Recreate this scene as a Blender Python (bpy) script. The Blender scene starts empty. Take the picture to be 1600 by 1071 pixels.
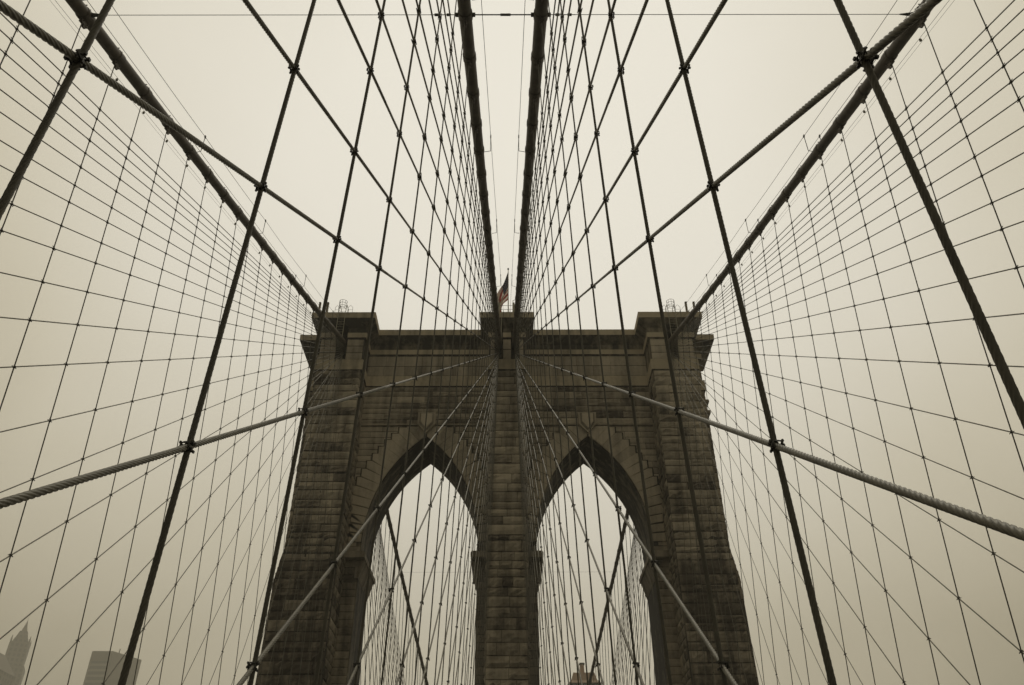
import bpy, bmesh, math, random
from mathutils import Vector, Matrix, noise
random.seed(7)
SC = bpy.context.scene
COL = SC.collection
R = math.radians

# ------------------------------------------------------------------ camera
CX, F, PITCH, YAW, ROLL = 0.1718, 1299.84, 0.618893, 0.001637, 0.002554
cam = bpy.data.objects.new('camera', bpy.data.cameras.new('camera')); COL.objects.link(cam)
cy, sy, c, s_ = math.cos(YAW), math.sin(YAW), math.cos(PITCH), math.sin(PITCH)
R0 = Vector((cy, -sy, 0)); F0 = Vector((sy, cy, 0)); UP = Vector((0, 0, 1))
FW = F0*c + UP*s_; U0 = -F0*s_ + UP*c
cr, sr = math.cos(ROLL), math.sin(ROLL)
RX = R0*cr - U0*sr; UX = R0*sr + U0*cr; BX = -FW
cam.matrix_world = Matrix(((RX.x, UX.x, BX.x, CX), (RX.y, UX.y, BX.y, 0), (RX.z, UX.z, BX.z, 0), (0, 0, 0, 1)))
cam.data.sensor_width = 36; cam.data.lens = F/1600*36; cam.data.shift_x = 3.25/1600
cam.data.clip_start = 0.05; cam.data.clip_end = 20000
SC.camera = cam

# ------------------------------------------------------------------ world: thick overcast, brightest ahead and above, lens vignette painted into the falloff
W = bpy.data.worlds.new('World'); SC.world = W; W.use_nodes = True
nt = W.node_tree; N = nt.nodes; L = nt.links; N.clear()
def nd(t, **k):
    n = N.new(t)
    for a, b in k.items(): setattr(n, a, b)
    return n
out = nd('ShaderNodeOutputWorld'); bg = nd('ShaderNodeBackground')
tc = nd('ShaderNodeTexCoord'); nrm = nd('ShaderNodeVectorMath', operation='NORMALIZE')
L.new(tc.outputs['Generated'], nrm.inputs[0])
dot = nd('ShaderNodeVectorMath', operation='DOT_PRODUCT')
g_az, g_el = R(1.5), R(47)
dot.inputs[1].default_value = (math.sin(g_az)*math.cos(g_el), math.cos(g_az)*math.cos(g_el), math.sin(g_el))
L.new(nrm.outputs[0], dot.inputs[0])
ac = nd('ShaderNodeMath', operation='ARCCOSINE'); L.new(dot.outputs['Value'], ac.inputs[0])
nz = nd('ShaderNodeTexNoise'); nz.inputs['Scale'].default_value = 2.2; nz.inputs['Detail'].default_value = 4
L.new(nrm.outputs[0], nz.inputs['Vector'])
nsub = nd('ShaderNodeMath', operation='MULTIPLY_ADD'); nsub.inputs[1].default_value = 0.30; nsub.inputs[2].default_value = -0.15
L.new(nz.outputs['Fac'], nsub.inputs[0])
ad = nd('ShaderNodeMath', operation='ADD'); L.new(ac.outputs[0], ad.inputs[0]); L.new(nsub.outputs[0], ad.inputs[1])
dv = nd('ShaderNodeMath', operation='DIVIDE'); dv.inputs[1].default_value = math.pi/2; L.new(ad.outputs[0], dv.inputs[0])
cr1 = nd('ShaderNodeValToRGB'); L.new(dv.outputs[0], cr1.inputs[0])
SKY = [(0.0, (1.0, .955, .845)), (15, (.965, .92, .81)), (24, (.87, .82, .70)), (33, (.71, .65, .51)), (41, (.55, .49, .36)), (50, (.225, .20, .125)), (62, (.17, .15, .10)), (90, (.26, .24, .175))]  # corner vignette painted in; last stop, out of view, lifted to light tower front
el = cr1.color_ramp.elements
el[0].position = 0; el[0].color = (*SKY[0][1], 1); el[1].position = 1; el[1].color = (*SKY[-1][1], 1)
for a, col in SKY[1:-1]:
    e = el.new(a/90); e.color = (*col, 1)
sep = nd('ShaderNodeSeparateXYZ'); L.new(nrm.outputs[0], sep.inputs[0])
mr = nd('ShaderNodeMapRange'); mr.inputs['From Min'].default_value = -0.04; mr.inputs['From Max'].default_value = 0.04
L.new(sep.outputs['Z'], mr.inputs['Value'])
mx = nd('ShaderNodeMix', data_type='RGBA'); L.new(mr.outputs[0], mx.inputs['Factor'])
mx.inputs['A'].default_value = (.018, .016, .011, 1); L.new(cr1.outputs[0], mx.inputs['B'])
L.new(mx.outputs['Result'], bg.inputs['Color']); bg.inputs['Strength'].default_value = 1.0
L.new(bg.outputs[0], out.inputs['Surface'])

sun = bpy.data.objects.new('sun', bpy.data.lights.new('sun', 'SUN')); COL.objects.link(sun)
sun.data.energy = 0.6; sun.data.angle = R(35); sun.data.color = (1, .95, .82)
sun.rotation_euler = Vector((0.12, 0.2, 1)).to_track_quat('Z', 'Y').to_euler()   # light from high overhead, a little ahead
SC.view_settings.view_transform = 'Standard'; SC.view_settings.look = 'None'
SC.view_settings.exposure = 0; SC.view_settings.gamma = 1; SC.view_settings.use_curve_mapping = False
SC.cycles.max_bounces = 6; SC.cycles.volume_bounces = 1

# ------------------------------------------------------------------ helpers
def tag(o, label=None, cat=None, group=None, kind=None):
    if label: o['label'] = label
    if cat: o['category'] = cat
    if group: o['group'] = group
    if kind: o['kind'] = kind
    return o
def empty(name, loc=(0, 0, 0)):
    o = bpy.data.objects.new(name, None); o.location = loc; COL.objects.link(o); return o
class MB:
    def __init__(s): s.v = []; s.f = []; s.t = []
    def add(s, vs, fs, tone=0.5):
        b = len(s.v); s.v += [tuple(p) for p in vs]; s.f += [tuple(b+i for i in f) for f in fs]; s.t += [tone]*len(fs)
    def box(s, x0, x1, y0, y1, z0, z1, tone=.5):
        s.add([(x0,y0,z0),(x1,y0,z0),(x1,y1,z0),(x0,y1,z0),(x0,y0,z1),(x1,y0,z1),(x1,y1,z1),(x0,y1,z1)],
              [(0,3,2,1),(4,5,6,7),(0,1,5,4),(1,2,6,5),(2,3,7,6),(3,0,4,7)], tone)
    def obox(s, p, ax, ay, az, tone=.5):
        p = Vector(p)
        vs = [p+ax*a+ay*b+az*c_ for c_ in (-1, 1) for (a, b) in ((-1,-1),(1,-1),(1,1),(-1,1))]
        s.add(vs, [(0,3,2,1),(4,5,6,7),(0,1,5,4),(1,2,6,5),(2,3,7,6),(3,0,4,7)], tone)
    def tube(s, pts, r, n=8, closed=False, cap=True):
        pts = [Vector(p) for p in pts]; m = len(pts); rings = []
        ref = None
        for i, p in enumerate(pts):
            a = pts[(i-1) % m] if (closed or i > 0) else p; b = pts[(i+1) % m] if (closed or i < m-1) else p
            t = (b-a).normalized()
            if ref is None:
                ref = Vector((1,0,0)) if abs(t.x) < .8 else Vector((0,1,0))
            u = (ref - t*ref.dot(t)).normalized(); ref = u; w = t.cross(u)
            rr = r[i] if isinstance(r, (list, tuple)) else r
            rings.append([p + (u*math.cos(2*math.pi*k/n) + w*math.sin(2*math.pi*k/n))*rr for k in range(n)])
        vs = [q for g in rings for q in g]; fs = []
        for i in range(m if closed else m-1):
            j = (i+1) % m
            for k in range(n): fs.append((i*n+k, i*n+(k+1) % n, j*n+(k+1) % n, j*n+k))
        if cap and not closed: fs += [tuple(range(n))[::-1], tuple((m-1)*n+k for k in range(n))]
        s.add(vs, fs)
    def mesh(s, name, mat, smooth=False, tones=False):
        me = bpy.data.meshes.new(name); me.from_pydata(s.v, [], s.f); me.materials.append(mat)
        if smooth: me.shade_smooth()
        if tones:
            at = me.attributes.new('tone', 'FLOAT', 'FACE'); at.data.foreach_set('value', s.t)
        me.update(); return me
    def build(s, name, mat, parent=None, smooth=False, tones=False):
        o = bpy.data.objects.new(name, s.mesh(name, mat, smooth, tones)); COL.objects.link(o)
        if parent: o.parent = parent
        return o
def inst(name, me, parent=None, mw=None):
    o = bpy.data.objects.new(name, me); COL.objects.link(o)
    if parent: o.parent = parent
    if mw is not None: o.matrix_local = mw
    return o

# ------------------------------------------------------------------ materials
def mat(name, build):
    m = bpy.data.materials.new(name); m.use_nodes = True
    t = m.node_tree; b = t.nodes['Principled BSDF']; build(t, t.nodes, t.links, b); return m
def metal(col, rough=.6, var=.35, scale=9, metallic=0.0):
    def f(t, n, l, b):
        tc = n.new('ShaderNodeTexCoord'); no = n.new('ShaderNodeTexNoise'); no.inputs['Scale'].default_value = scale; no.inputs['Detail'].default_value = 6
        l.new(tc.outputs['Object'], no.inputs['Vector'])
        r = n.new('ShaderNodeValToRGB'); l.new(no.outputs['Fac'], r.inputs[0])
        r.color_ramp.elements[0].position = .3; r.color_ramp.elements[1].position = .7
        r.color_ramp.elements[0].color = (*[x*(1-var) for x in col], 1); r.color_ramp.elements[1].color = (*[x*(1+var*.5) for x in col], 1)
        l.new(r.outputs[0], b.inputs['Base Color']); b.inputs['Roughness'].default_value = rough; b.inputs['Metallic'].default_value = metallic
        bp = n.new('ShaderNodeBump'); bp.inputs['Strength'].default_value = .25; bp.inputs['Distance'].default_value = .005
        l.new(no.outputs['Fac'], bp.inputs['Height']); l.new(bp.outputs[0], b.inputs['Normal'])
    return f
M_ROPE = mat('galvanised_rope', metal((.15, .14, .112), .45, .3, 6, .5))
M_SUSP = mat('dark_painted_rope', metal((.10, .092, .072), .55, .3, 6, .1))
M_FAR = mat('thin_rope', metal((.09, .082, .065), .7, .2, 1))
M_CABLE = mat('painted_cable', metal((.12, .10, .078), .6, .35, 3))
M_CLAMP = mat('dark_clamp_steel', metal((.045, .042, .035), .5, .3, 30))
M_WHITE = mat('pale_painted_steel', metal((.42, .39, .31), .5, .2, 4))
def stone(light, dark, bump=.5):
    def f(t, n, l, b):
        tc = n.new('ShaderNodeTexCoord'); at = n.new('ShaderNodeAttribute'); at.attribute_name = 'tone'
        n1 = n.new('ShaderNodeTexNoise'); n1.inputs['Scale'].default_value = .16; n1.inputs['Detail'].default_value = 5
        mp = n.new('ShaderNodeMapping'); mp.inputs['Scale'].default_value = (1, 1, .35)     # rain streaks run down
        l.new(tc.outputs['Object'], mp.inputs[0]); l.new(mp.outputs[0], n1.inputs['Vector'])
        n2 = n.new('ShaderNodeTexNoise'); n2.inputs['Scale'].default_value = 2.6; n2.inputs['Detail'].default_value = 9; n2.inputs['Roughness'].default_value = .65
        l.new(tc.outputs['Object'], n2.inputs['Vector'])
        mp3 = n.new('ShaderNodeMapping'); mp3.inputs['Scale'].default_value = (1.6, 1.6, .22)
        n3 = n.new('ShaderNodeTexNoise'); n3.inputs['Scale'].default_value = .9; n3.inputs['Detail'].default_value = 6
        l.new(tc.outputs['Object'], mp3.inputs[0]); l.new(mp3.outputs[0], n3.inputs['Vector'])
        def mth(op, a, b_, c_=None):
            m = n.new('ShaderNodeMath'); m.operation = op
            for i, q in enumerate((a, b_, c_)):
                if q is None: continue
                if isinstance(q, (int, float)): m.inputs[i].default_value = q
                else: l.new(q, m.inputs[i])
            return m.outputs[0]
        v = mth('MULTIPLY_ADD', n1.outputs['Fac'], 1.2, -.58)
        v = mth('MULTIPLY_ADD', n2.outputs['Fac'], .55, mth('ADD', v, -.27))
        v = mth('MULTIPLY_ADD', n3.outputs['Fac'], 1.25, mth('ADD', v, -.6))
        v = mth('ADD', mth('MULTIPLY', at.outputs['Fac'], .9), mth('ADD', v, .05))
        r = n.new('ShaderNodeValToRGB'); l.new(v, r.inputs[0])
        r.color_ramp.elements[0].position = .1; r.color_ramp.elements[0].color = (*dark, 1)
        r.color_ramp.elements[1].position = .95; r.color_ramp.elements[1].color = (*light, 1)
        l.new(r.outputs[0], b.inputs['Base Color']); b.inputs['Roughness'].default_value = .9
        bp = n.new('ShaderNodeBump'); bp.inputs['Strength'].default_value = bump; bp.inputs['Distance'].default_value = .06
        l.new(n2.outputs['Fac'], bp.inputs['Height']); l.new(bp.outputs[0], b.inputs['Normal'])
    return f
M_STONE = mat('weathered_granite', stone((.56, .485, .385), (.08, .066, .051), .8))
M_MORTAR = mat('sooty_granite_core', stone((.55, .47, .35), (.035, .031, .024)))
M_WATER = mat('river_water', metal((.03, .035, .03), .15, .3, .02))
M_WOOD = mat('weathered_planks', metal((.09, .075, .055), .8, .4, 2))
M_ROAD = mat('asphalt', metal((.045, .043, .04), .9, .2, 1))
M_GIRD = mat('buff_painted_girder', metal((.22, .18, .12), .6, .2, 1))

# ------------------------------------------------------------------ setting: river, promenade, roadways
m = MB(); m.add([(-6000,-6000,-43),(6000,-6000,-43),(6000,6000,-43),(-6000,6000,-43)], [(0,1,2,3)]); tag(m.build('river', M_WATER), kind='structure')
m = MB(); m.box(-1.7, 1.7, -60, 61, -2.0, -1.65); tag(m.build('promenade', M_WOOD), kind='structure')
m = MB()
for sg in (-1, 1):
    a, b = sorted((sg*2.6, sg*11.6)); m.box(a, b, -60, 420, -7.6, -7.2)
tag(m.build('roadway', M_ROAD), kind='structure')
m = MB(); m.box(-700, 700, 480, 1600, -43, -38); tag(m.build('far_shore', M_ROAD), kind='structure')

# ------------------------------------------------------------------ bridge numbers (metres, eye level = 0)
S = 2.286; Y0 = 2.416; D = 66.07
H_I, X_I, W_I = 45.904, .6633, 2.0507
H_O, X_O, W_O = 46.099, 15.245, 11.910
ZD = -4.0; ZG = -6.6
def xin(z): return W_I + (X_I-W_I)*(z-ZD)/(H_I-ZD)
def xout(z): return W_O + (X_O-W_O)*(z-ZD)/(H_O-ZD)
def zc(y): t = D-y; return H_O+.294-.4572*t+.0005*t*t
YS = {j: Y0+S*j for j in range(-3, 27)}

# ------------------------------------------------------------------ the stone tower
def offset_poly():
    half = [(1.55,63),(1.55,65.8),(13.3,65.8),(13.3,63),(17.3,63),(17.3,66.6),(18.6,66.6),(18.6,70.2),(17.3,70.2),(17.3,73.8),(13.3,73.8),(13.3,71),(1.55,71),(1.55,73.8)]
    return half + [(-x, y) for x, y in reversed(half)]
BASE = offset_poly()
def ring(off, bx=0.0):
    n = len(BASE); res = []
    for i in range(n):
        p, q, r = BASE[i-1], BASE[i], BASE[(i+1) % n]
        def nrm_(a, b): dx, dy = b[0]-a[0], b[1]-a[1]; l_ = math.hypot(dx, dy); return (dy/l_, -dx/l_)
        # the outline runs so that the outside is on one side; find sign by area
        a, b = nrm_(p, q), nrm_(q, r)
        x = q[0] + SGN*off*(a[0]+b[0]); y = q[1] + SGN*off*(a[1]+b[1])
        if abs(q[0]) > 17: x += math.copysign(bx, q[0])
        if abs(q[0]) > 18 and off > .3: x += math.copysign(.55*off, q[0])
        if q[1] < 64: y -= bx*.5*(1 if abs(q[0]) > 5 else .0)
        if q[1] > 73: y += bx*.5
        res.append((x, y))
    return res
area = sum(BASE[i-1][0]*BASE[i][1]-BASE[i][0]*BASE[i-1][1] for i in range(len(BASE)))
SGN = 1 if area > 0 else -1
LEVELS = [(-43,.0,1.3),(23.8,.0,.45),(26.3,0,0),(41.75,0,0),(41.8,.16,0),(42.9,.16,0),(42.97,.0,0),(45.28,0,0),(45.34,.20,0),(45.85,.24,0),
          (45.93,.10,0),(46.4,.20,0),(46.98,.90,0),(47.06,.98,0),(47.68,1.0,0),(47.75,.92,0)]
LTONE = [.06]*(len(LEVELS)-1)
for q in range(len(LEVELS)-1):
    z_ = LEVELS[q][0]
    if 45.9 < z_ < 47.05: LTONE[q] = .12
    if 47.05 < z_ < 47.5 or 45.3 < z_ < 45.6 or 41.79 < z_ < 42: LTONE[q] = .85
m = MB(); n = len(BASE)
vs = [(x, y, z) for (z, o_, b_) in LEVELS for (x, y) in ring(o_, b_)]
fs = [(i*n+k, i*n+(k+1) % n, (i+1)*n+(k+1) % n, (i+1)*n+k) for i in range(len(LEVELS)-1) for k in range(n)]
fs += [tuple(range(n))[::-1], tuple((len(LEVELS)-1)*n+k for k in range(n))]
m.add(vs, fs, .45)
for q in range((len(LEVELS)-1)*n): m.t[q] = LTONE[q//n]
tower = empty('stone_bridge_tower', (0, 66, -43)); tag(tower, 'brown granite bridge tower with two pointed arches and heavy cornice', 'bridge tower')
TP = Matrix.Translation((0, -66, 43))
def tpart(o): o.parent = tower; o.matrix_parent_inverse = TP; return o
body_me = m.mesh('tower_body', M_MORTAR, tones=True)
tmp = bpy.data.objects.new('tmp', body_me); COL.objects.link(tmp)
bmx = bmesh.new(); bmx.from_mesh(body_me); bmesh.ops.recalc_face_normals(bmx, faces=bmx.faces); bmx.to_mesh(body_me); bmx.free()
# arches: pointed, struck from the springing line
AC_, HW, ZS, ZA = 7.25, 4.8, 26.5, 36.4
RR = (HW*HW+(ZA-ZS)**2)/(2*HW)
A1 = math.asin((ZA-ZS)/RR)
def arc(t, r=None):
    """left half of an arch, centred on x=0: t=0 springing, 1 apex"""
    r = RR if r is None else r; a = A1*t
    return (-HW+RR-r*math.cos(a), ZS+r*math.sin(a))
cut = MB()
def extrude(mb, poly, y0, y1, tone=.5):
    k = len(poly); vs = [(x, y0, z) for x, z in poly]+[(x, y1, z) for x, z in poly]
    fs = [tuple(range(k)), tuple(range(2*k-1, k-1, -1))]+[(i, k+i, k+(i+1) % k, (i+1) % k)[::1] for i in range(k)]
    mb.add(vs, fs, tone)
for sg in (-1, 1):
    pts = [arc(i/24) for i in range(25)]
    poly = [(-HW, -7.0)]+pts+[(-x, z) for x, z in reversed(pts[:-1])]+[(HW, -7.0)]
    extrude(cut, [(x+sg*AC_, z) for x, z in poly], 60, 77)
for (a, b) in ((.39, 1.12), (-1.12, -.39), (14.85, 15.8), (-15.8, -14.85)):
    cut.box(a, b, 60.5, 66.4, 43.15, 46.6)
    cut.box(a, b, 70.4, 76.5, 43.15, 46.6)
cme = cut.mesh('cutter', M_MORTAR)
b2 = bmesh.new(); b2.from_mesh(cme); bmesh.ops.recalc_face_normals(b2, faces=b2.faces); b2.to_mesh(cme); b2.free()
cob = bpy.data.objects.new('cutter', cme); COL.objects.link(cob)
md = tmp.modifiers.new('b', 'BOOLEAN'); md.object = cob; md.operation = 'DIFFERENCE'; md.solver = 'EXACT'
dg = bpy.context.evaluated_depsgraph_get()
res = bpy.data.meshes.new_from_object(tmp.evaluated_get(dg))
bpy.data.objects.remove(tmp); bpy.data.objects.remove(cob)
ob = bpy.data.objects.new('tower_body', res); COL.objects.link(ob); tpart(ob)

# rock-faced stones laid on the faces: course by course, each a block with a rough front
def rock(mb, o, ux, uz, un, w, h, dep, tone, rough, gx=.014):
    """block whose back lies at o; ux,uz face axes; un outward; front bulges"""
    o = Vector(o); g = .035; nx = 4 if w > .9 else 3; nz = 3
    seed = Vector((random.random()*90, random.random()*90, 0)); vs = []; fs = []
    tx, tz = random.uniform(-1, 1)*rough*.5, random.uniform(-1, .35)*rough
    for j in range(nz+1):
        for i in range(nx+1):
            a, b = i/nx, j/nz
            edge = i in (0, nx) or j in (0, nz)
            hgt = dep*((.30 if j in (0, nz) else .75) if edge else 1) + rough*(noise.noise(seed+Vector((a*3, b*3, 0)))*1.3 + .45)*(.45 if edge else 1) + (tx*(a-.5)+tz*(b-.5))*.8
            vs.append(o+ux*(gx+(w-2*gx)*a)+uz*(g+(h-2*g)*b)+un*max(hgt, .012))
    for j in range(nz):
        for i in range(nx):
            k = j*(nx+1)+i; fs.append((k, k+1, k+nx+2, k+nx+1))
    k0 = len(vs)
    rim = [i for i in range(nx+1)]+[j*(nx+1)+nx for j in range(1, nz+1)]+[nz*(nx+1)+i for i in range(nx-1, -1, -1)]+[j*(nx+1) for j in range(nz-1, 0, -1)]
    for r_ in rim:
        p = vs[r_]; q = p-o; vs.append(o+ux*q.dot(ux)+uz*q.dot(uz)-un*.02)
    m_ = len(rim)
    for i in range(m_): fs.append((rim[i], k0+i, k0+(i+1) % m_, rim[(i+1) % m_]))
    mb.add(vs, fs, tone)
def courses(z0, z1, lo, hi):
    z = z0
    while z < z1-.2:
        h = random.uniform(lo, hi)
        if z+h > z1-.25: h = z1-z
        yield z, h; z += h
def face(mb, x0, x1, yf, z0, z1, ux, un, base=.5, dep=.10, rough=.10, wlo=.9, whi=2.2, lo=.6, hi=.95, xz=None, skip=None, sig=.13):
    """stones over a vertical face: positions run along ux from x0 to x1 (scalars)"""
    for z, h in courses(z0, z1, lo, hi):
        a0, a1, yy = (x0, x1, yf) if xz is None else xz(z)
        x = a0; one = random.random()
        ctone = random.uniform(-.1, .1)
        while x < a1-.15:
            w = random.uniform(wlo, whi)
            if x+w > a1-.4: w = a1-x
            if not (skip and skip(x+w/2, z+h/2)):
                rg = rough*(2.0 if random.random() < .16 else random.uniform(.4, 1.1))
                tone = base+ctone+random.gauss(0, sig)+(-.22 if rg > rough*1.8 else 0)
                if ux.x: o = (x*ux.x, yy, z)
                else: o = (yy, x*ux.y, z)
                rock(mb, o, ux, UP, un, w, h, dep, tone, rg)
            x += w
X1, XM, YM, YP = Vector((1,0,0)), Vector((-1,0,0)), Vector((0,-1,0)), Vector((0,1,0))
def bat(z):  # how far the lower tower swells
    if z >= 26.3: return 0.
    if z >= 23.8: return .45*(26.3-z)/2.5
    return .45+.85*(23.8-z)/66.8
def stones(name, *a, **k):
    mb = MB(); face(mb, *a, **k); tpart(mb.build(name, M_STONE, tones=True))
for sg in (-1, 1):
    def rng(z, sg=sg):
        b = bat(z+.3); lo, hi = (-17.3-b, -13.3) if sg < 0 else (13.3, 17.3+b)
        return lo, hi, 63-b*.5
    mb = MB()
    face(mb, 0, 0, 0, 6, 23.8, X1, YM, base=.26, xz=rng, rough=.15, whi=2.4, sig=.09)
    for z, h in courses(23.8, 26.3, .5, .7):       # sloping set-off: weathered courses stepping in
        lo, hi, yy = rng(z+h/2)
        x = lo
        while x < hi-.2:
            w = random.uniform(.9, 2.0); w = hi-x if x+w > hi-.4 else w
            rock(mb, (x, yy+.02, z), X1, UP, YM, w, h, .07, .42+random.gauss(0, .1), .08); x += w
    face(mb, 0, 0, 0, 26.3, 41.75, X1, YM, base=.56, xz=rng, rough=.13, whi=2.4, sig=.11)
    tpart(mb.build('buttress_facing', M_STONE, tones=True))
    xs = 13.3*sg
    stones('buttress_cheek', 63.0, 65.8, xs, 6, 41.75, YP, Vector((-sg,0,0)), base=.38, rough=.08, wlo=.9, whi=1.5)
    a, b = (-18.6, -17.35) if sg < 0 else (17.35, 18.6)
    mb = MB()
    face(mb, 0, 0, 66.6, 6, 23.8, X1, YM, base=.32, rough=.04, dep=.05, xz=lambda z: (a-(bat(z+.3) if sg < 0 else 0), b+(bat(z+.3) if sg > 0 else 0), 66.6))
    for z, h in courses(23.8, 26.3, .45, .6):
        q = bat(z+h*.5); rock(mb, (a-(q if sg < 0 else 0), 66.6, z), X1, UP, YM, b-a+q, h, .07, .4, .08)
    face(mb, a, b, 66.6, 26.3, 41.75, X1, YM, base=.44, rough=.05)
    face(mb, 66.6, 70.2, (18.6+.45)*sg, 6, 23.8, YP, Vector((sg,0,0)), base=.4, rough=.04, dep=.04)
    face(mb, 66.6, 70.2, 18.6*sg, 26.3, 41.75, YP, Vector((sg,0,0)), base=.42, rough=.04, dep=.04)
    tpart(mb.build('side_buttress_facing', M_STONE, tones=True))
    stones('outer_flank', 63.0, 66.6, 17.3*sg, 26.3, 41.75, YP, Vector((sg,0,0)), base=.42, rough=.09)
    for zz in (39.3, 40.45):
        mb = MB(); mb.box(*sorted((sg*17.3, sg*18.85)), 66.4, 70.4, zz, zz+.28, .4); tpart(mb.build('ledge', M_STONE, tones=True))
    for (u, v) in ((13.32, 14.83), (15.82, 17.28)):   # smooth ashlar either side of the cable slot
        mb = MB(); a, b = sorted((u*sg, v*sg))
        for zz, hh in ((42.98, .74), (43.73, .76), (44.5, .76)): rock(mb, (a, 63, zz), X1, UP, YM, b-a, hh, .03, .72+random.gauss(0, .06), .01)
        tpart(mb.build('ashlar_pilaster', M_STONE, tones=True))
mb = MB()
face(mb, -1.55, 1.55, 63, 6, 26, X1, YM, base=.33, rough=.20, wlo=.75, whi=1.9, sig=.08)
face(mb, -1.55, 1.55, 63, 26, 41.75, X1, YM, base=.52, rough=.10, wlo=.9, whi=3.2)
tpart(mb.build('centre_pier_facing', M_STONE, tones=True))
for sg in (-1, 1):
    stones('centre_pier_cheek', 63, 65.8, 1.55*sg, 6, 41.75, YP, Vector((sg,0,0)), base=.4, rough=.08, wlo=.9, whi=1.5)
for (a, b) in ((-1.53, -1.14), (-.37, .37), (1.14, 1.53)):
    mb = MB()
    for zz, hh in ((42.98, 1.1), (44.1, 1.14)): rock(mb, (a, 63, zz), X1, UP, YM, b-a, hh, .03, .75, .01)
    tpart(mb.build('ashlar_pilaster', M_STONE, tones=True))
# wall between the buttresses
def inside_arch(x, z, grow=0.0):
    x = abs(x)-AC_
    if z < ZS: return abs(x) < HW+grow
    if z > ZA+grow+2: return False
    xx = RR-HW
    return math.hypot(abs(x)+xx, z-ZS) < RR+grow
ZSTR = 37.55
for sg in (-1, 1):
    mb = MB()
    x0, x1 = (-13.25, -1.6) if sg < 0 else (1.6, 13.25)
    stones('upper_wall_facing', x0, x1, 65.8, ZSTR+.12, 41.75, X1, YM, base=.52, rough=.09, dep=.06, wlo=1.0, whi=3.2, lo=.5, hi=.8)
    stones('frieze', x0, x1, 65.8, 43.0, 45.25, X1, YM, base=.68, rough=.012, dep=.03, wlo=1.4, whi=2.0, lo=1.0, hi=1.3, sig=.05)
    ca = sg*AC_
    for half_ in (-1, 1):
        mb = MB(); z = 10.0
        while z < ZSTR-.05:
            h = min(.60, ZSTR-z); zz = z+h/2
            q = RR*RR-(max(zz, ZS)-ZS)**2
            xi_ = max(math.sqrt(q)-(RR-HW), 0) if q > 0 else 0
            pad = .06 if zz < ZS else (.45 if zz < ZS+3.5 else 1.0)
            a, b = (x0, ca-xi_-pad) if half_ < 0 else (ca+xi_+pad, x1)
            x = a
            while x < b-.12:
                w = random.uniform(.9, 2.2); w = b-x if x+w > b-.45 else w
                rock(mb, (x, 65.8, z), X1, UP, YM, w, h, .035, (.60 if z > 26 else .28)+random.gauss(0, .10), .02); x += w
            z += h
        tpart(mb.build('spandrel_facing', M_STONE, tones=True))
    mb = MB(); mb.box(x0, x1, 65.56, 65.83, ZSTR+.02, ZSTR+.16, .5)
    tpart(mb.build('string_course', M_STONE, tones=True))
    # ring of voussoirs with stepped backs
    vb = MB(); jb = MB(); NV = 15; LV = 1.95
    for mir in (1, -1):
        for i in range(NV):
            t0, t1 = i/NV, (i+1)/NV
            A, B = arc(t0), arc(t1); E0, E1 = arc(t0, RR+LV), arc(t1, RR+LV)
            E0 = (max(E0[0], -HW-1.15) if t0 < .15 else E0[0], min(E0[1], ZSTR-.06)); E1 = (E1[0], min(E1[1], ZSTR-.06))
            if i == NV-1: B = (0, B[1]); E1 = (0, ZSTR-.06)
            poly = [A, B, E1, (E0[0], E1[1]), E0]
            if E1[1]-E0[1] < .02: poly = [A, B, E1, E0]
            so = lambda p: (p[0]-.07, min(p[1]+.07, ZSTR-.03))
            bp_ = [A, B, so(E1) if i < NV-1 else (0, ZSTR-.03), (so(E0)[0], so(E1)[1]), so(E0)]
            if so(E1)[1]-so(E0)[1] < .02: bp_.pop(3)
            bp_ = [(sg*AC_+mir*x, z) for x, z in bp_]
            extrude(jb, bp_, 65.70, 65.82, .0)  # dark joints, plus a rim painting the shadow along the stepped backs
            cxp = sum(p[0] for p in poly)/len(poly); czp = sum(p[1] for p in poly)/len(poly)
            sh = [(x+(cxp-x)*.02+ (.045 if cxp > x else -.045), z+(.048 if czp > z else -.048)) for x, z in poly]
            sh = [(min(x, -.01), z) for x, z in sh]
            pp = [(sg*AC_+mir*x, z) for x, z in sh]
            if mir > 0: pp = pp[::-1]
            d_ = random.uniform(.17, .22)
            if i >= NV-2: d_ += .02
            k = len(pp); tone = .70+random.gauss(0, .09)
            ins = [(x+(sum(p[0] for p in pp)/k-x)*.03, z+(sum(p[1] for p in pp)/k-z)*.03) for x, z in pp]
            vs = [(x, 65.82, z) for x, z in pp]+[(x, 65.8-d_+.02, z) for x, z in pp]+[(x, 65.8-d_, z) for x, z in ins]
            fs = [(j, (j+1) % k, k+(j+1) % k, k+j) for j in range(k)]+[(k+j, k+(j+1) % k, 2*k+(j+1) % k, 2*k+j) for j in range(k)]+[tuple(range(2*k, 3*k))]
            vb.add(vs, fs, tone)
    tpart(vb.build('arch_ring', M_STONE, tones=True))
    tpart(jb.build('arch_ring_joint_shade', M_MORTAR, tones=True))
    # pointed keystone
    kb = MB(); cxk = sg*(AC_+.02)
    def pent(w, zt, zs, zt2): return [(cxk-w, zt), (cxk-w, zs), (cxk, zt2), (cxk+w, zs), (cxk+w, zt)]
    extrude(kb, pent(.80, 38.72, 37.55, 36.62), 65.3, 65.82, .8)
    extrude(kb, pent(.62, 38.6, 37.62, 36.86), 65.2, 65.31, .5)
    extrude(kb, pent(.50, 38.5, 37.68, 37.02), 65.1, 65.21, 1.1)
    tpart(kb.build('keystone', M_STONE, tones=True))
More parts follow.
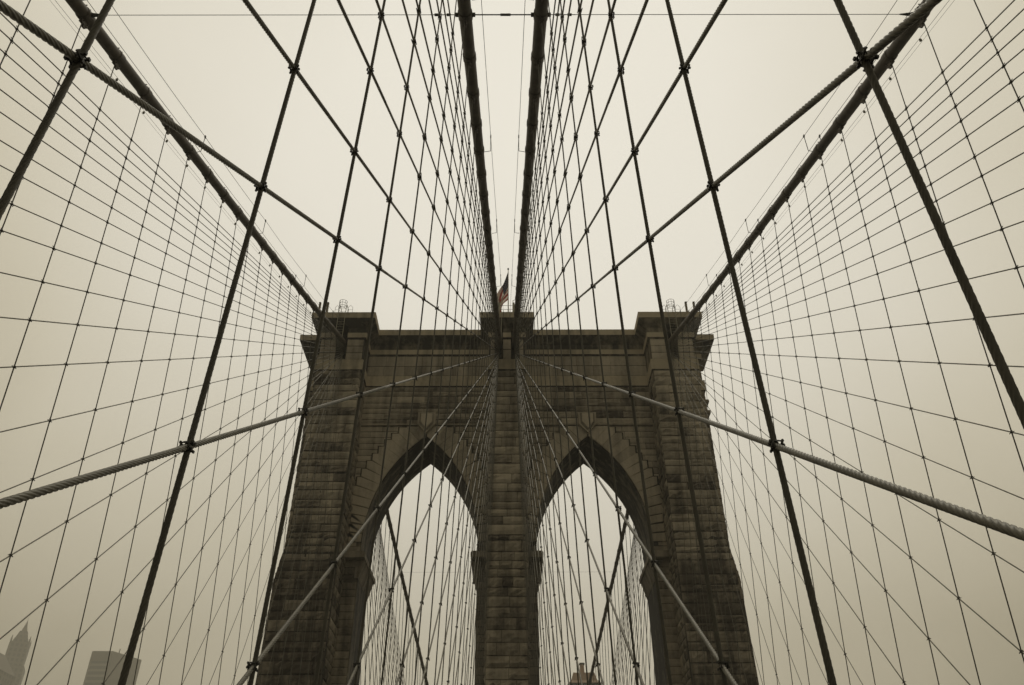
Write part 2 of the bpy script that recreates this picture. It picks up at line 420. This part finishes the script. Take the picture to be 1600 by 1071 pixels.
    # imposts: corbelled blocks either side of each opening, where the arch springs
    for side in (-1, 1):
        ib = MB()
        ex = sg*AC_+side*HW       # jamb line
        s2 = -side                # towards the opening
        bk = 1.2 if abs(ex) > 7 else .85
        extrude(ib, [(ex-s2*bk, 24.95), (ex+s2*.5, 24.95), (ex+s2*.52, 25.3), (ex+s2*.42, 25.48), (ex-s2*bk, 25.48)], 64.95, 71.4, .35)
        extrude(ib, [(ex-s2*.3, 23.5), (ex+s2*.02, 23.5), (ex+s2*.42, 24.95), (ex-s2*.3, 24.95)], 65.7, 71.2, .3)
        tpart(ib.build('impost', M_STONE, tones=True))
for ch in tower.children:
    bb = bmesh.new(); bb.from_mesh(ch.data)
    if ch.name.startswith(('impost', 'keystone', 'arch_ring')): bmesh.ops.recalc_face_normals(bb, faces=bb.faces); bb.to_mesh(ch.data)
    bb.free()

# ------------------------------------------------------------------ ropes
def rope(p0, p1, r=.0225, name='rope', mat_=None, flat=None):
    """straight rope; real six-strand lay where it passes near the eye, plain far off"""
    p0, p1 = Vector(p0), Vector(p1); Ld = (p1-p0).length; t = (p1-p0)/Ld
    eye = Vector((CX, 0, 0)); near = 13.0
    s0 = (eye-p0).dot(t); dmin = (p0+t*s0-eye).length
    a = b = None
    if dmin < near:
        h = math.sqrt(near*near-dmin*dmin); a, b = max(0, s0-h), min(Ld, s0+h)
        if b-a < .3: a = None
    u = Vector((1,0,0)); u = (u-t*u.dot(t)).normalized(); w = t.cross(u)
    mb = MB()
    def ringset(ss, n, lob):
        vs = []
        for q in ss:
            for k in range(n):
                ph = 2*math.pi*k/n
                rr = r*(.80+.22*math.sqrt(abs(math.cos(3*ph)))) if lob else r*.95
                an = ph + (q*2*math.pi/.27 if lob else 0)
                vs.append(p0+t*q+(u*math.cos(an)+w*math.sin(an))*rr)
        fs = [(i*n+k, i*n+(k+1) % n, (i+1)*n+(k+1) % n, (i+1)*n+k) for i in range(len(ss)-1) for k in range(n)]
        mb.add(vs, fs)
    if a is None: ringset([0, Ld], 8, False)
    else:
        if a > 0: ringset([0, a], 8, False)
        k = max(2, int((b-a)/.018)); ringset([a+(b-a)*i/k for i in range(k+1)], 24, True)
        if b < Ld: ringset([b, Ld], 8, False)
    return mb.build(name, mat_ or M_ROPE, smooth=True)

# two-bolt rope clamps
def ubolt(mb, c0, R_, rr, ax, ay, leg, n=10, m=6):
    pts = [Vector(c0)-ax*R_+ay*leg]
    pts += [Vector(c0)-ax*math.cos(math.pi*i/n)*R_-ay*math.sin(math.pi*i/n)*R_ for i in range(n+1)]
    pts += [Vector(c0)+ax*R_+ay*leg]
    mb.tube(pts, rr, m)
def clamp_mesh(fine):
    mb = MB(); X, Y, Z = Vector((1,0,0)), Vector((0,1,0)), Vector((0,0,1))
    if fine:
        for dz in (-.018, .018):
            ubolt(mb, (0, 0, dz), .027, .0048, Y, X, .055)
            for sy_ in (-1, 1): mb.obox((.046, sy_*.027, dz), X*.006, Y*.008, Z*.008)
        for dy in (-.018, .018):
            ubolt(mb, (.02, dy, 0), .027, .0048, Z, -X, .05)
            for sz in (-1, 1): mb.obox((-.030, dy, sz*.027), X*.006, Y*.008, Z*.008)
        mb.obox((.040, 0, 0), X*.005, Y*.038, Z*.011)
        mb.obox((.012, 0, 0), X*.010, Y*.016, Z*.018)
        mb.tube([(.040, .02, .015), (.045, .070, .030), (.045, .082, .030)], [.007, .005, .008], 6)
        mb.tube([(-.02, -.02, -.012), (-.03, -.062, -.022), (-.03, -.076, -.022)], [.007, .005, .009], 6)
        mb.tube([(-.02, -.052, -.045), (-.02, -.052, .012)], .0045, 6)
        mb.tube([(.03, .045, -.012), (.03, .045, .052)], .0045, 6)
    else:
        mb.obox((.0, 0, 0), X*.024, Y*.015, Z*.022)
        mb.obox((.03, .025, .014), X*.006, (Y+Z*.2).normalized()*.068, Z*.0065); mb.obox((-.03, -.025, -.014), X*.006, (Y-Z*.15).normalized()*.062, Z*.0065)
    return mb.mesh('rope_clamp', M_CLAMP)
CL_F, CL_C = clamp_mesh(True), clamp_mesh(False)

ORD = 'first second third fourth fifth sixth seventh eighth ninth tenth eleventh twelfth thirteenth fourteenth fifteenth sixteenth seventeenth eighteenth nineteenth twentieth twenty-first twenty-second twenty-third twenty-fourth twenty-fifth twenty-sixth twenty-seventh twenty-eighth'.split()
def stay_dir_slopes_inner():
    up = [1.874+.058*k for k in (3, 2, 1)]
    m_ = [1.8739, 1.8029, 1.7484, 1.6799, 1.6212, 1.5532, 1.496, 1.4151, 1.3387, 1.2687, 1.1947, 1.1181]
    dn = [1.1181-.0725*k for k in range(1, 13)]
    return up+m_+dn
def stay_dir_slopes_outer():
    up = [1.613]
    for q in (.052, .060, .047, .056, .047, .047, .042, .045, .042): up.append(up[-1]+q)
    m_ = [1.5461, 1.4803, 1.4119, 1.3316, 1.263, 1.1913, 1.1172, 1.0415]
    dn = [1.0415-.0735*k for k in range(1, 12)]
    return up[::-1]+m_+dn
SIDE = {-1: 'left', 1: 'right'}
def net(side, which):
    xf = xin if which == 'inner' else xout; H = H_I if which == 'inner' else H_O
    desc = f'{which} {SIDE[side]} net'
    j0 = -2 if which == 'inner' else 4
    tops = {}
    vis0 = 0 if which == 'inner' else (6 if side > 0 else 7)
    for j in range(j0, 27):
        y = YS[j]; zt = zc(y)-.34
        o = rope((side*xf(ZG), y, ZG), (side*xf(zt), y, zt), r=.0175 if j < 1 else (.0205 if j < 4 else (.0165 if which == 'inner' and j < 17 else (.0145 if which == 'inner' else .0185))), name='suspender_rope', mat_=M_SUSP)
        k = j-vis0
        if k < 0: lab = f'{ORD[-k-1]} vertical rope of the {desc} just outside the view, counting outward'
        elif k == 0: lab = f'dark vertical rope of the {desc} nearest the viewer'
        else: lab = f'{ORD[k]} dark vertical rope of the {desc}, counting from the viewer'
        tag(o, lab, 'steel rope', f'vertical suspender ropes of the {desc}')
    slopes = stay_dir_slopes_inner() if which == 'inner' else stay_dir_slopes_outer()
    ax = Vector((side, 0, 0))
    for i, iq in enumerate(slopes):
        k = 1/iq
        ya, za = D, H
        if iq < 1.12: ya, za = 62.75-.25*(i % 2), H-(D-62.75)*.86+.12*(i % 3)
        yl = D-(H-ZG)/k
        if yl > ya-.6: continue
        kk = (za-ZG)/(ya-yl)
        # upper end: the steepest stays leave the face below the slot, the rest come out through it
        o = rope((side*xf(ZG), yl, ZG), (side*xf(za), ya, za), r=.0205 if iq > 1.0 and which == 'inner' else (.0195 if iq > .9 else .0145), name='stay_rope', mat_=M_ROPE if iq > .7 or which == 'outer' else M_SUSP)
        base = 10 if which == 'inner' else 11
        if i < base: lab = f'{ORD[base-1-i]} rising stay of the {desc}, counting up from the flattest one'
        elif i == base: lab = f'flattest diagonal stay of the {desc}, pale where it meets the tower'
        else: lab = f'{ORD[i-base-1]} descending stay of the {desc}, counting down from the flattest one'
        tag(o, lab, 'steel rope', f'diagonal stays of the {desc}')
        for j in range(j0, 27):
            y = YS[j]
            if y > 61.5 or y <= yl: continue
            z = za-kk*(ya-y)
            if z < -3 or z > zc(y)-.6: continue
            P = Vector((side*xf(z), y, z)); dist = (P-Vector((CX, 0, 0))).length
            # leave out crossings that fall far outside the view
            dl = P-Vector((CX, 0, 0)); fd = dl.dot(FW)
            if fd < .5 or abs(dl.dot(RX)/fd) > .75 or abs(dl.dot(UX)/fd) > .55: continue
            zax = (Vector((side*xf(z+1), y, z+1))-P).normalized(); yax = zax.cross(Vector((1,0,0))).normalized(); xax = yax.cross(zax)
            sc = 1.0 if dist < 16 else (1.25 if which == 'inner' else 1.3)
            rot = Matrix((xax, yax, zax)).transposed().to_4x4()
            mw = Matrix.Translation(P-Vector((0,0,.0)))@rot@Matrix.Rotation(random.uniform(-.14, .14), 4, 'Z')@Matrix.Rotation(random.uniform(-.12, .12), 4, 'X')@Matrix.Diagonal((sc*(-1 if side < 0 else 1), sc, sc, 1)) if False else Matrix.Translation(P)@rot@Matrix.Rotation(random.uniform(-.14, .14), 4, 'Z')@Matrix.Rotation(random.uniform(-.12, .12), 4, 'X')@Matrix.Diagonal((sc*(-1 if side < 0 else 1), sc, sc, 1))
            inst('rope_clamp', CL_F if dist < 16 else CL_C, o, mw)
for side in (-1, 1):
    net(side, 'inner'); net(side, 'outer')

# ------------------------------------------------------------------ main cables
def band_mesh():
    mb = MB(); r = .235
    mb.tube([(0, y, 0) for y in (-.20, -.18, .18, .20)], [r-.012, r+.006, r+.006, r-.012], 18)
    mb.obox((0, 0, -r-.06), Vector((.045,0,0)), Vector((0,.20,0)), Vector((0,0,.08)))
    mb.obox((0, 0, -r-.17), Vector((.03,0,0)), Vector((0,.07,0)), Vector((0,0,.07)))
    mb.obox((0, 0, r+.03), Vector((.03,0,0)), Vector((0,.17,0)), Vector((0,0,.05)))
    for k in (-.13, .13):
        for z in (-r-.06, r+.05): mb.tube([(-.10, k, z), (.10, k, z)], .02, 6)
    return mb.mesh('cable_band', M_CABLE, smooth=False)
BAND = band_mesh()
def cable_path(fx, ys, fz): return [(fx(fz(y)), y, fz(y)) for y in ys]
def near_cable(side, which):
    xf = xin if which == 'inner' else xout
    ys = [-46+i*1.5 for i in range(int((64.5+46)/1.5)+1)]+[65.6]
    mb = MB(); mb.tube(cable_path(lambda z: side*xf(z), ys, zc), .215, 18)
    o = mb.build('main_cable', M_CABLE, smooth=True)
    tag(o, f'thick {which} suspension cable on the {SIDE[side]} climbing to the tower', 'suspension cable', 'main suspension cables')
    for j in range(-2 if which == 'inner' else 3, 27):
        y = YS[j]
        if y > 61.3: continue
        P = Vector((side*xf(zc(y)), y, zc(y))); Q = Vector((side*xf(zc(y+.5)), y+.5, zc(y+.5)))
        yax = (Q-P).normalized(); xax = yax.cross(Vector((0,0,1))).normalized(); zax = xax.cross(yax)
        inst('cable_band', BAND, o, Matrix.Translation(P)@Matrix((xax, yax, zax)).transposed().to_4x4())
    # hand ropes carried over the cable on slim forked posts
    offs = (-.36, .36)
    posts = [5.4, 15.5, 25.6, 35.4, 45.6, 55.4]
    for k, dx in enumerate(offs):
        if which == 'inner' and dx > 0: continue
        if which == 'inner': dx = -.50
        pts = []
        prev = -30
        for a in [-30]+posts+[62.3]:
            pts.append((side*(xf(zc(a))+dx), a, zc(a)+(1.12 if a < 62 else 1.6)))
        fine = []
        for p, q in zip(pts, pts[1:]):
            for u in range(6):
                t = u/6; fine.append(tuple(p[i]+(q[i]-p[i])*t for i in range(2))+(p[2]+(q[2]-p[2])*t-.25*t*(1-t),))
        fine.append(pts[-1])
        hb = MB(); hb.tube(fine, .011, 5); h = hb.build('hand_rope', M_FAR, o, smooth=True)
        for a in posts:
            pb = MB(); p = Vector((side*(xf(zc(a))+dx), a, zc(a)))
            bx_ = Vector((side*xf(zc(a)), a, zc(a)))
            pb.tube([bx_+Vector((side*dx*.5, 0, .1)), Vector((p.x, a, zc(a)+.15)), Vector((p.x, a, zc(a)+1.12))], .016, 6)
            pb.obox((p.x, a, zc(a)+1.12), Vector((.025,0,0)), Vector((0,.05,0)), Vector((0,0,.06)))
            pb.build('hand_rope_post', M_CLAMP, o)
    if which == 'outer':   # lamp wire slung along the outer side
        lw = MB(); pts = [(side*(xf(zc(y))+.42), y, zc(y)-.22) for y in [0+1.143*i for i in range(54)]]
        lw.tube(pts, .008, 4); lw.tube([(x+side*.12, y, z-.06) for x, y, z in pts], .006, 4); lw.build('lamp_wire', M_FAR, o)
        lm = MB(); lm.tube([(0,0,-.10),(0,0,-.06),(0,0,0),(0,0,.05)], [.02,.05,.045,.02], 8); lme = lm.mesh('necklace_lamp', M_WHITE)
        for j in range(6, 26):
            y = YS[j]+1.1; inst('necklace_lamp', lme, o, Matrix.Translation((side*(xf(zc(y))+.46), y, zc(y)-.24)))
    return o
for side in (-1, 1):
    near_cable(side, 'inner'); near_cable(side, 'outer')
# far side cables, running on down over the river
def zf(y): t = y-68; return 46.2-.36*t+.0011*t*t
def xfar(y): t = y-68; return 15.2-.0775*t+.00025*t*t
for side in (-1, 1):
    ys = [66.5+2.5*i for i in range(64)]
    mb = MB(); mb.tube([(side*xfar(y), y, zf(y)) for y in ys], .215, 12)
    o = mb.build('main_cable', M_CABLE, smooth=True)
    tag(o, f'far {SIDE[side]} suspension cable seen sloping down through the {SIDE[side]} arch', 'suspension cable', 'main suspension cables')
    for j in range(2, 36):
        y = 70+S*j; P = Vector((side*xfar(y), y, zf(y))); Q = Vector((side*xfar(y+.5), y+.5, zf(y+.5)))
        yax = (Q-P).normalized(); xax = yax.cross(UP).normalized(); zax = xax.cross(yax)
        inst('cable_band', BAND, o, Matrix.Translation(P)@Matrix((xax, yax, zax)).transposed().to_4x4())
    for j in range(2, 46):
        y = 70+S*j
        z1 = zf(y)-.3; x1 = xfar(y)
        r_ = rope((side*(x1-.018*(z1-ZG)), y, ZG), (side*x1, y, z1), r=.036, name='suspender_rope', mat_=M_FAR)
        tag(r_, f'fine vertical rope beyond the tower, seen through the {SIDE[side]} arch', 'steel rope', f'far ropes seen through the {SIDE[side]} arch')
    for k in range(1, 22):
        yl = 74+4.57*k
        r_ = rope((side*(xfar(yl)-.8), yl, ZG), (side*15.1, 73.9, 44.5), r=.03, name='stay_rope', mat_=M_FAR)
        tag(r_, f'fine slanting stay beyond the tower, seen through the {SIDE[side]} arch', 'steel rope', f'far ropes seen through the {SIDE[side]} arch')
# cross ties between the cables
def tie(y, fx_o, z, near=True):
    mb = MB(); xo = fx_o
    mb.tube([(-xo, y, z), (xo, y, z)], .012 if near else .009, 6)
    o = mb.build('cross_tie', M_FAR)
    if near:
        b = MB(); xi = xin(z)
        b.tube([(-xi, y, z), (xi, y, z)], .022, 8); b.obox((.08, y, z), Vector((.17,0,0)), Vector((0,.03,0)), Vector((0,0,.03)))
        b.build('turnbuckle_rod', M_CLAMP, o)
        for sg in (-1, 1):
            c_ = MB(); c_.tube([(sg*xi, y, z), (sg*(xi+1.15), y, z)], .016, 6)
            for a in (.55, .95): c_.obox((sg*(xi+a), y, z), Vector((.07,0,0)), Vector((0,.035,0)), Vector((0,0,.03)))
            c_.tube([(sg*(xi-.33), y, z), (sg*(xi+.33), y, z)], .075, 8)
            c_.build('tie_shackle', M_CLAMP, o)
            e = MB(); e.tube([(sg*(xo-.7), y, z), (sg*(xo-.3), y, z), (sg*(xo-.1), y, z)], [.02, .07, .1], 8); e.build('tie_end', M_CLAMP, o)
    return o
yt = YS[6]
tag(tie(yt, xout(zc(yt)), zc(yt)), 'taut wire spanning all four cables near the top of the picture', 'tie wire')
tag(tie(99.0, xfar(99)-.0, zf(99), False), 'thin level wire between the far cables, low in both arches', 'tie wire')

# girders that the ropes end on
for side in (-1, 1):
    for which, x in (('inner', W_I+.07), ('outer', W_O-.15)):
        g = MB(); g.box(*sorted((side*(x-.2), side*(x+.2))), -60, 62, ZG-.5, ZG-.2); g.box(*sorted((side*(x-.2), side*(x+.2))), -60, 62, ZG-.2+.004, ZG+.05)
        tag(g.build('stiffening_girder', M_GIRD), f'buff {which} {SIDE[side]} girder below the rope net', 'girder', 'deck girders')

# ------------------------------------------------------------------ things on top of the tower
def ladder(sg):
    t = empty('caged_ladder', (sg*15.45, 61.9, 44)); tag(t, f'pale caged ladder on the {SIDE[sg]} corner of the tower top', 'ladder', 'caged ladders on the tower top')
    m = MB()
    for dx in (-.33, .33): m.tube([(dx, -.02, .2), (dx, -.02, 4.0), (dx, .25, 4.6), (dx, .9, 4.6), (dx, .9, 3.8)], .03, 6)
    for k in range(14): m.tube([(-.33, -.02, .4+k*.3), (.33, -.02, .4+k*.3)], .014, 5)
    m.build('ladder_rail', M_WHITE, t)
    c_ = MB()
    for zz in (3.9, 4.2, 4.5, 4.8):
        c_.tube([(.36*math.cos(a), -.36-.36*math.sin(a)+.3, zz) for a in [math.pi*i/10 for i in range(-2, 13)]], .018, 5)
    for a in (.2, .8, 1.57, 2.3, 2.9): c_.tube([(.36*math.cos(a), -.06-.36*math.sin(a), 3.9), (.36*math.cos(a), -.06-.36*math.sin(a), 4.8)], .012, 5)
    c_.build('ladder_cage', M_CLAMP, t)
    r = MB()
    for (a, b) in ((-.75, -.42), (.45, .9)):
        r.tube([(a, .2, 3.7), (a, .2, 4.3), ((a+b)/2, .2, 4.6), (b, .2, 4.3), (b, .2, 3.7)], .016, 5); r.tube([(a, .2, 4.05), (b, .2, 4.05)], .012, 5)
    r.build('guard_hoop', M_CLAMP, t)
for sg in (-1, 1): ladder(sg)
for sg in (-1, 1):
    for k, (x, w) in enumerate(((17.75, 'outer'), (17.0, 'inner'))):
        m = MB(); m.box(sg*x-.09, sg*x+.09, 62.2, 62.38, 47.72, 48.95); m.obox((sg*x, 62.25, 48.98), Vector((.1,0,0)), Vector((0,.12,0)), Vector((0,0,.03)))
        tag(m.build('hand_rope_anchor_post', M_GIRD), f'stubby {w} hand-rope post on the {SIDE[sg]} corner of the tower top', 'post', 'hand-rope posts on the tower top')
# rails beside the flag
t = empty('roof_railing', (.1, 62.4, 47.75)); tag(t, 'low steel railing on top of the centre pier beside the flag', 'railing')
m = MB()
for x in (-.85, .52): m.box(x-.1, x+.1, -.1, .1, -.02, 1.3)
m.build('railing_post', M_WHITE, t)
m = MB()
for zz in (.55, 1.0): m.tube([(-.85, 0, zz), (.52, 0, zz)], .02, 6)
m.tube([(.52, 0, 1.3), (.45, -.1, 1.5), (.7, -.15, 1.62), (1.0, -.1, 1.6)], .03, 6); m.tube([(-.85, 0, 1.3), (-.8, -.1, 1.6), (-1.1, -.1, 1.62)], .03, 6)
m.build('railing_bar', M_CLAMP, t)
m = MB()
for x in (-.62, .62): m.tube([(x, -.48, -3.4), (x, -.48, 0.0)], .03, 6)
m.build('conduit', M_WHITE, t)
# flagpole and flag
t = empty('flagpole', (.12, 66, 47.75)); tag(t, 'thin flagpole with ball finial on the centre of the tower', 'flagpole')
m = MB(); m.tube([(0,0,0),(0,0,4),(0,0,8.55)], [.07,.055,.035], 10); m.build('pole', M_WHITE, t)
m = MB(); m.tube([(0,0,8.5),(0,0,8.55),(0,0,8.63),(0,0,8.72),(0,0,8.75)], [.02,.075,.1,.075,.02], 10); m.build('finial', M_CLAMP, t, smooth=True)
def flagmat(t, n, l, b):
    at = n.new('ShaderNodeAttribute'); at.attribute_name = 'cloth'; l.new(at.outputs['Color'], b.inputs['Base Color']); b.inputs['Roughness'].default_value = .85
    tr = n.new('ShaderNodeBsdfTranslucent'); mx_ = n.new('ShaderNodeMixShader'); mx_.inputs[0].default_value = .5
    l.new(at.outputs['Color'], tr.inputs['Color']); l.new(b.outputs[0], mx_.inputs[1]); l.new(tr.outputs[0], mx_.inputs[2]); l.new(mx_.outputs[0], n['Material Output'].inputs['Surface'])
M_FLAG = mat('flag_cloth', flagmat)
NU, NV_ = 52, 60; vs = []; cols = []
HO, FL = 3.7, 5.4      # hoist and fly
for j in range(NV_+1):
    for i in range(NU+1):
        u, v = i/NU, j/NV_         # u down the hoist, v along the fly
        z = 8.3-u*HO; 
        ang = R(14)+.08*math.sin(3*v)+.06*math.sin(9*u)
        gather = 1-.62*min(1, v*1.3)
        dx = -math.sin(ang)*v*FL*(.78-.25*u)
        zz = 8.3-u*HO*gather-math.cos(ang)*v*FL*(.80+.1*u)
        fy = .32*math.sin(u*15+v*2.2)*(.25+v)+.14*math.sin(u*31-v*5)*v
        dx += -.20*u*(1-v)*min(1,v*3)+.10*math.sin(u*11+v*4)*v+.05*math.sin(u*27)*v
        vs.append((dx+.12-.02, 66+fy, 47.75+zz))
fs = []
for j in range(NV_):
    for i in range(NU):
        k = j*(NU+1)+i; fs.append((k, k+1, k+NU+2, k+NU+1))
        u, v = (i+.5)/NU, (j+.5)/NV_
        if u < 7/13 and v < .4:
            su, sv = u/(7/13)*9, v/.4*11
            star = (math.hypot((su % 1)-.5, (sv % 1)-.5) < .33) and (int(su)+int(sv)) % 2 == 0
            cols.append((.30,.29,.3,1) if star else (.02,.028,.06,1))
        else: cols.append((.42,.05,.04,1) if int(u*13) % 2 == 0 else (.9,.86,.78,1))
me = bpy.data.meshes.new('flag'); me.from_pydata(vs, [], fs); me.materials.append(M_FLAG); me.shade_smooth()
at = me.attributes.new('cloth', 'FLOAT_COLOR', 'CORNER')
for p, c_ in zip(me.polygons, cols):
    for li in p.loop_indices: at.data[li].color = c_
o = bpy.data.objects.new('flag', me); COL.objects.link(o); tag(o, 'drooping red, white and blue striped flag with stars on the tower top', 'flag')

# ------------------------------------------------------------------ far buildings
def bmat(col, win, sx, sz, horiz=False):
    def f(t, n, l, b):
        tc = n.new('ShaderNodeTexCoord'); br = n.new('ShaderNodeTexBrick')
        sp = n.new('ShaderNodeSeparateXYZ'); l.new(tc.outputs['Object'], sp.inputs[0])
        ad_ = n.new('ShaderNodeMath'); l.new(sp.outputs['X'], ad_.inputs[0]); l.new(sp.outputs['Y'], ad_.inputs[1])
        cb = n.new('ShaderNodeCombineXYZ'); l.new(ad_.outputs[0], cb.inputs['X']); l.new(sp.outputs['Z'], cb.inputs['Y'])
        l.new(cb.outputs[0], br.inputs['Vector']); br.offset = 0
        br.inputs['Scale'].default_value = 1; br.inputs['Brick Width'].default_value = sx; br.inputs['Row Height'].default_value = sz
        br.inputs['Mortar Size'].default_value = .22*min(sx, sz); br.inputs['Mortar Smooth'].default_value = 0
        br.inputs['Color1'].default_value = (*win, 1); br.inputs['Color2'].default_value = (*[q*1.5 for q in win], 1); br.inputs['Mortar'].default_value = (*col, 1)
        l.new(br.outputs['Color'], b.inputs['Base Color']); b.inputs['Roughness'].default_value = .7
    return f
M_B1 = mat('pale_masonry_windows', bmat((.16,.14,.11), (.04,.04,.035), 3.4, 3.9))
M_B2 = mat('banded_office_front', bmat((.24,.23,.19), (.04,.045,.04), 60, 3.8))
M_B3 = mat('plain_masonry', metal((.16,.14,.11), .8, .2, .05))
M_ROOF = mat('copper_brown_roof', metal((.40,.27,.19), .7, .2, .3))
def prism(mb, x, y, z0, z1, w0, w1, d0=None, d1=None):
    d0 = d0 or w0; d1 = d1 or w1
    vs = [(x-w0,y-d0,z0),(x+w0,y-d0,z0),(x+w0,y+d0,z0),(x-w0,y+d0,z0),(x-w1,y-d1,z1),(x+w1,y-d1,z1),(x+w1,y+d1,z1),(x-w1,y+d1,z1)]
    mb.add(vs, [(0,3,2,1),(4,5,6,7),(0,1,5,4),(1,2,6,5),(2,3,7,6),(3,0,4,7)])
GZ = -43
# spired skyscraper
Yb = 700; xb = -.5735*Yb
t = empty('spired_skyscraper', (xb, Yb, GZ)); tag(t, 'misty stepped skyscraper with a pointed spire at lower left', 'skyscraper')
t.rotation_euler.z = R(24)
m = MB(); prism(m, 0, 0, 0, .2795*Yb+43-19, 9.6, 9.2); prism(m, 1, 3, 0, 192, 11.5, 10.8); prism(m, 0, 0, 0, .2795*Yb+43, 7.6, 7.3); m.build('tower_shaft', M_B1, t)
m = MB(); zz = .2795*Yb+43; prism(m, 0, 0, zz, zz+3, 5.3, 5.1); prism(m, 0, 0, zz+3, zz+9.5, 4.7, 2.9); m.build('setback_crown', M_B1, t)
m = MB(); prism(m, 0, 0, zz+9.5, zz+12, 1.9, 1.7); prism(m, 0, 0, zz+12, zz+18.5, 1.5, .15); m.tube([(0,0,zz+18),(0,0,zz+21)], [.2,.06], 5)
for a, b in ((-6.7,-6.7),(6.7,-6.7),(6.7,6.7),(-6.7,6.7)): m.tube([(a,b,zz-1),(a,b,zz+2),(a,b,zz+5)], [.7,.6,.1], 6)
m.build('spire', M_B3, t)
# slab with bands
Yb = 620; x0, x1, z1 = -.4865*Yb, -.4525*Yb, .271*Yb+43
t = empty('office_slab', (x0, Yb, GZ)); tag(t, 'hazy flat-topped office block with pale horizontal bands', 'office building')
m = MB()
vsb = [(0,0),(15,0),(27,24),(11,32),(-4,28)]
k = len(vsb); m.add([(a,b,0) for a,b in vsb]+[(a,b,z1) for a,b in vsb], [tuple(range(k))[::-1], tuple(range(k,2*k))]+[(i,(i+1)%k,k+(i+1)%k,k+i) for i in range(k)])
m.build('wall', M_B3, t)
m = MB(); m.box(.6, 14.4, -.5, -.01, 0, z1-7); m.build('banded_front', M_B2, t)
m = MB(); m.box(3, 14, 8, 20, z1, z1+1.5); m.tube([(17,6,z1),(17,6,z1+3)], .35, 5); m.build('roof_plant', M_B3, t)
# gabled tower at the very edge
Yb = 560; xb = -.606*Yb
t = empty('steep_roofed_tower', (xb, Yb, GZ)); tag(t, 'hazy building with a steep roof cut off by the left edge', 'skyscraper')
m = MB(); prism(m, 0, 0, 0, .248*Yb+43, 14, 14); m.build('tower_shaft', M_B1, t)
m = MB(); zz = .248*Yb+43; prism(m, 0, 0, zz, zz+12, 14.5, 7); m.build('roof', M_B3, t)
m = MB(); prism(m, 5, -5, zz+9, zz+13.5, 1.6, 1.3); m.build('chimney', M_B3, t)
KB = 1.4      # the whole cluster stands that much farther off and is that much larger
for nm_ in ('spired_skyscraper', 'office_slab', 'steep_roofed_tower'):
    e_ = bpy.data.objects[nm_]; e_.location = (e_.location.x*KB, e_.location.y*KB, GZ*KB); e_.scale = (KB,)*3
# brown-roofed building in the right arch
Yb = 250; xb = .0846*Yb+.17
t = empty('brown_roofed_building', (xb, Yb, GZ)); tag(t, 'brown mansard roof with one chimney, low in the right arch', 'building')
ze = .2305*Yb+43
m = MB(); prism(m, 0, 0, 0, ze-.3, 3.9, 3.9); m.build('wall', mat('dark_wall_windows', bmat((.10,.085,.07), (.5,.5,.46), 1.5, 3.0)), t)
m = MB(); prism(m, 0, 0, ze-.35, ze, 4.7, 4.7); m.build('eave', M_CLAMP, t)
m = MB(); prism(m, 0, 0, ze, ze+.9, 4.5, 3.7); prism(m, 0, 0, ze+.9, ze+3.1, 3.65, 3.0); m.build('mansard_roof', M_ROOF, t)
m = MB(); prism(m, -.2, 0, ze+3.0, ze+6.0, .62, .55); m.build('chimney', M_ROOF, t)
m = MB(); prism(m, -.2, 0, ze+6.0, ze+6.4, .8, .7); m.build('chimney_cap', M_CLAMP, t)

# ------------------------------------------------------------------ mist
m = MB(); m.box(-900, 900, -120, 1150, -44, 345)
M_HAZE = bpy.data.materials.new('mist'); M_HAZE.use_nodes = True
t = M_HAZE.node_tree; t.nodes.clear(); o_ = t.nodes.new('ShaderNodeOutputMaterial'); v_ = t.nodes.new('ShaderNodeVolumePrincipled')
v_.inputs['Color'].default_value = (.93, .9, .8, 1); v_.inputs['Density'].default_value = .0007; v_.inputs['Anisotropy'].default_value = .3
t.links.new(v_.outputs[0], o_.inputs['Volume'])
HZ = m.build('haze', M_HAZE); tag(HZ, kind='stuff')
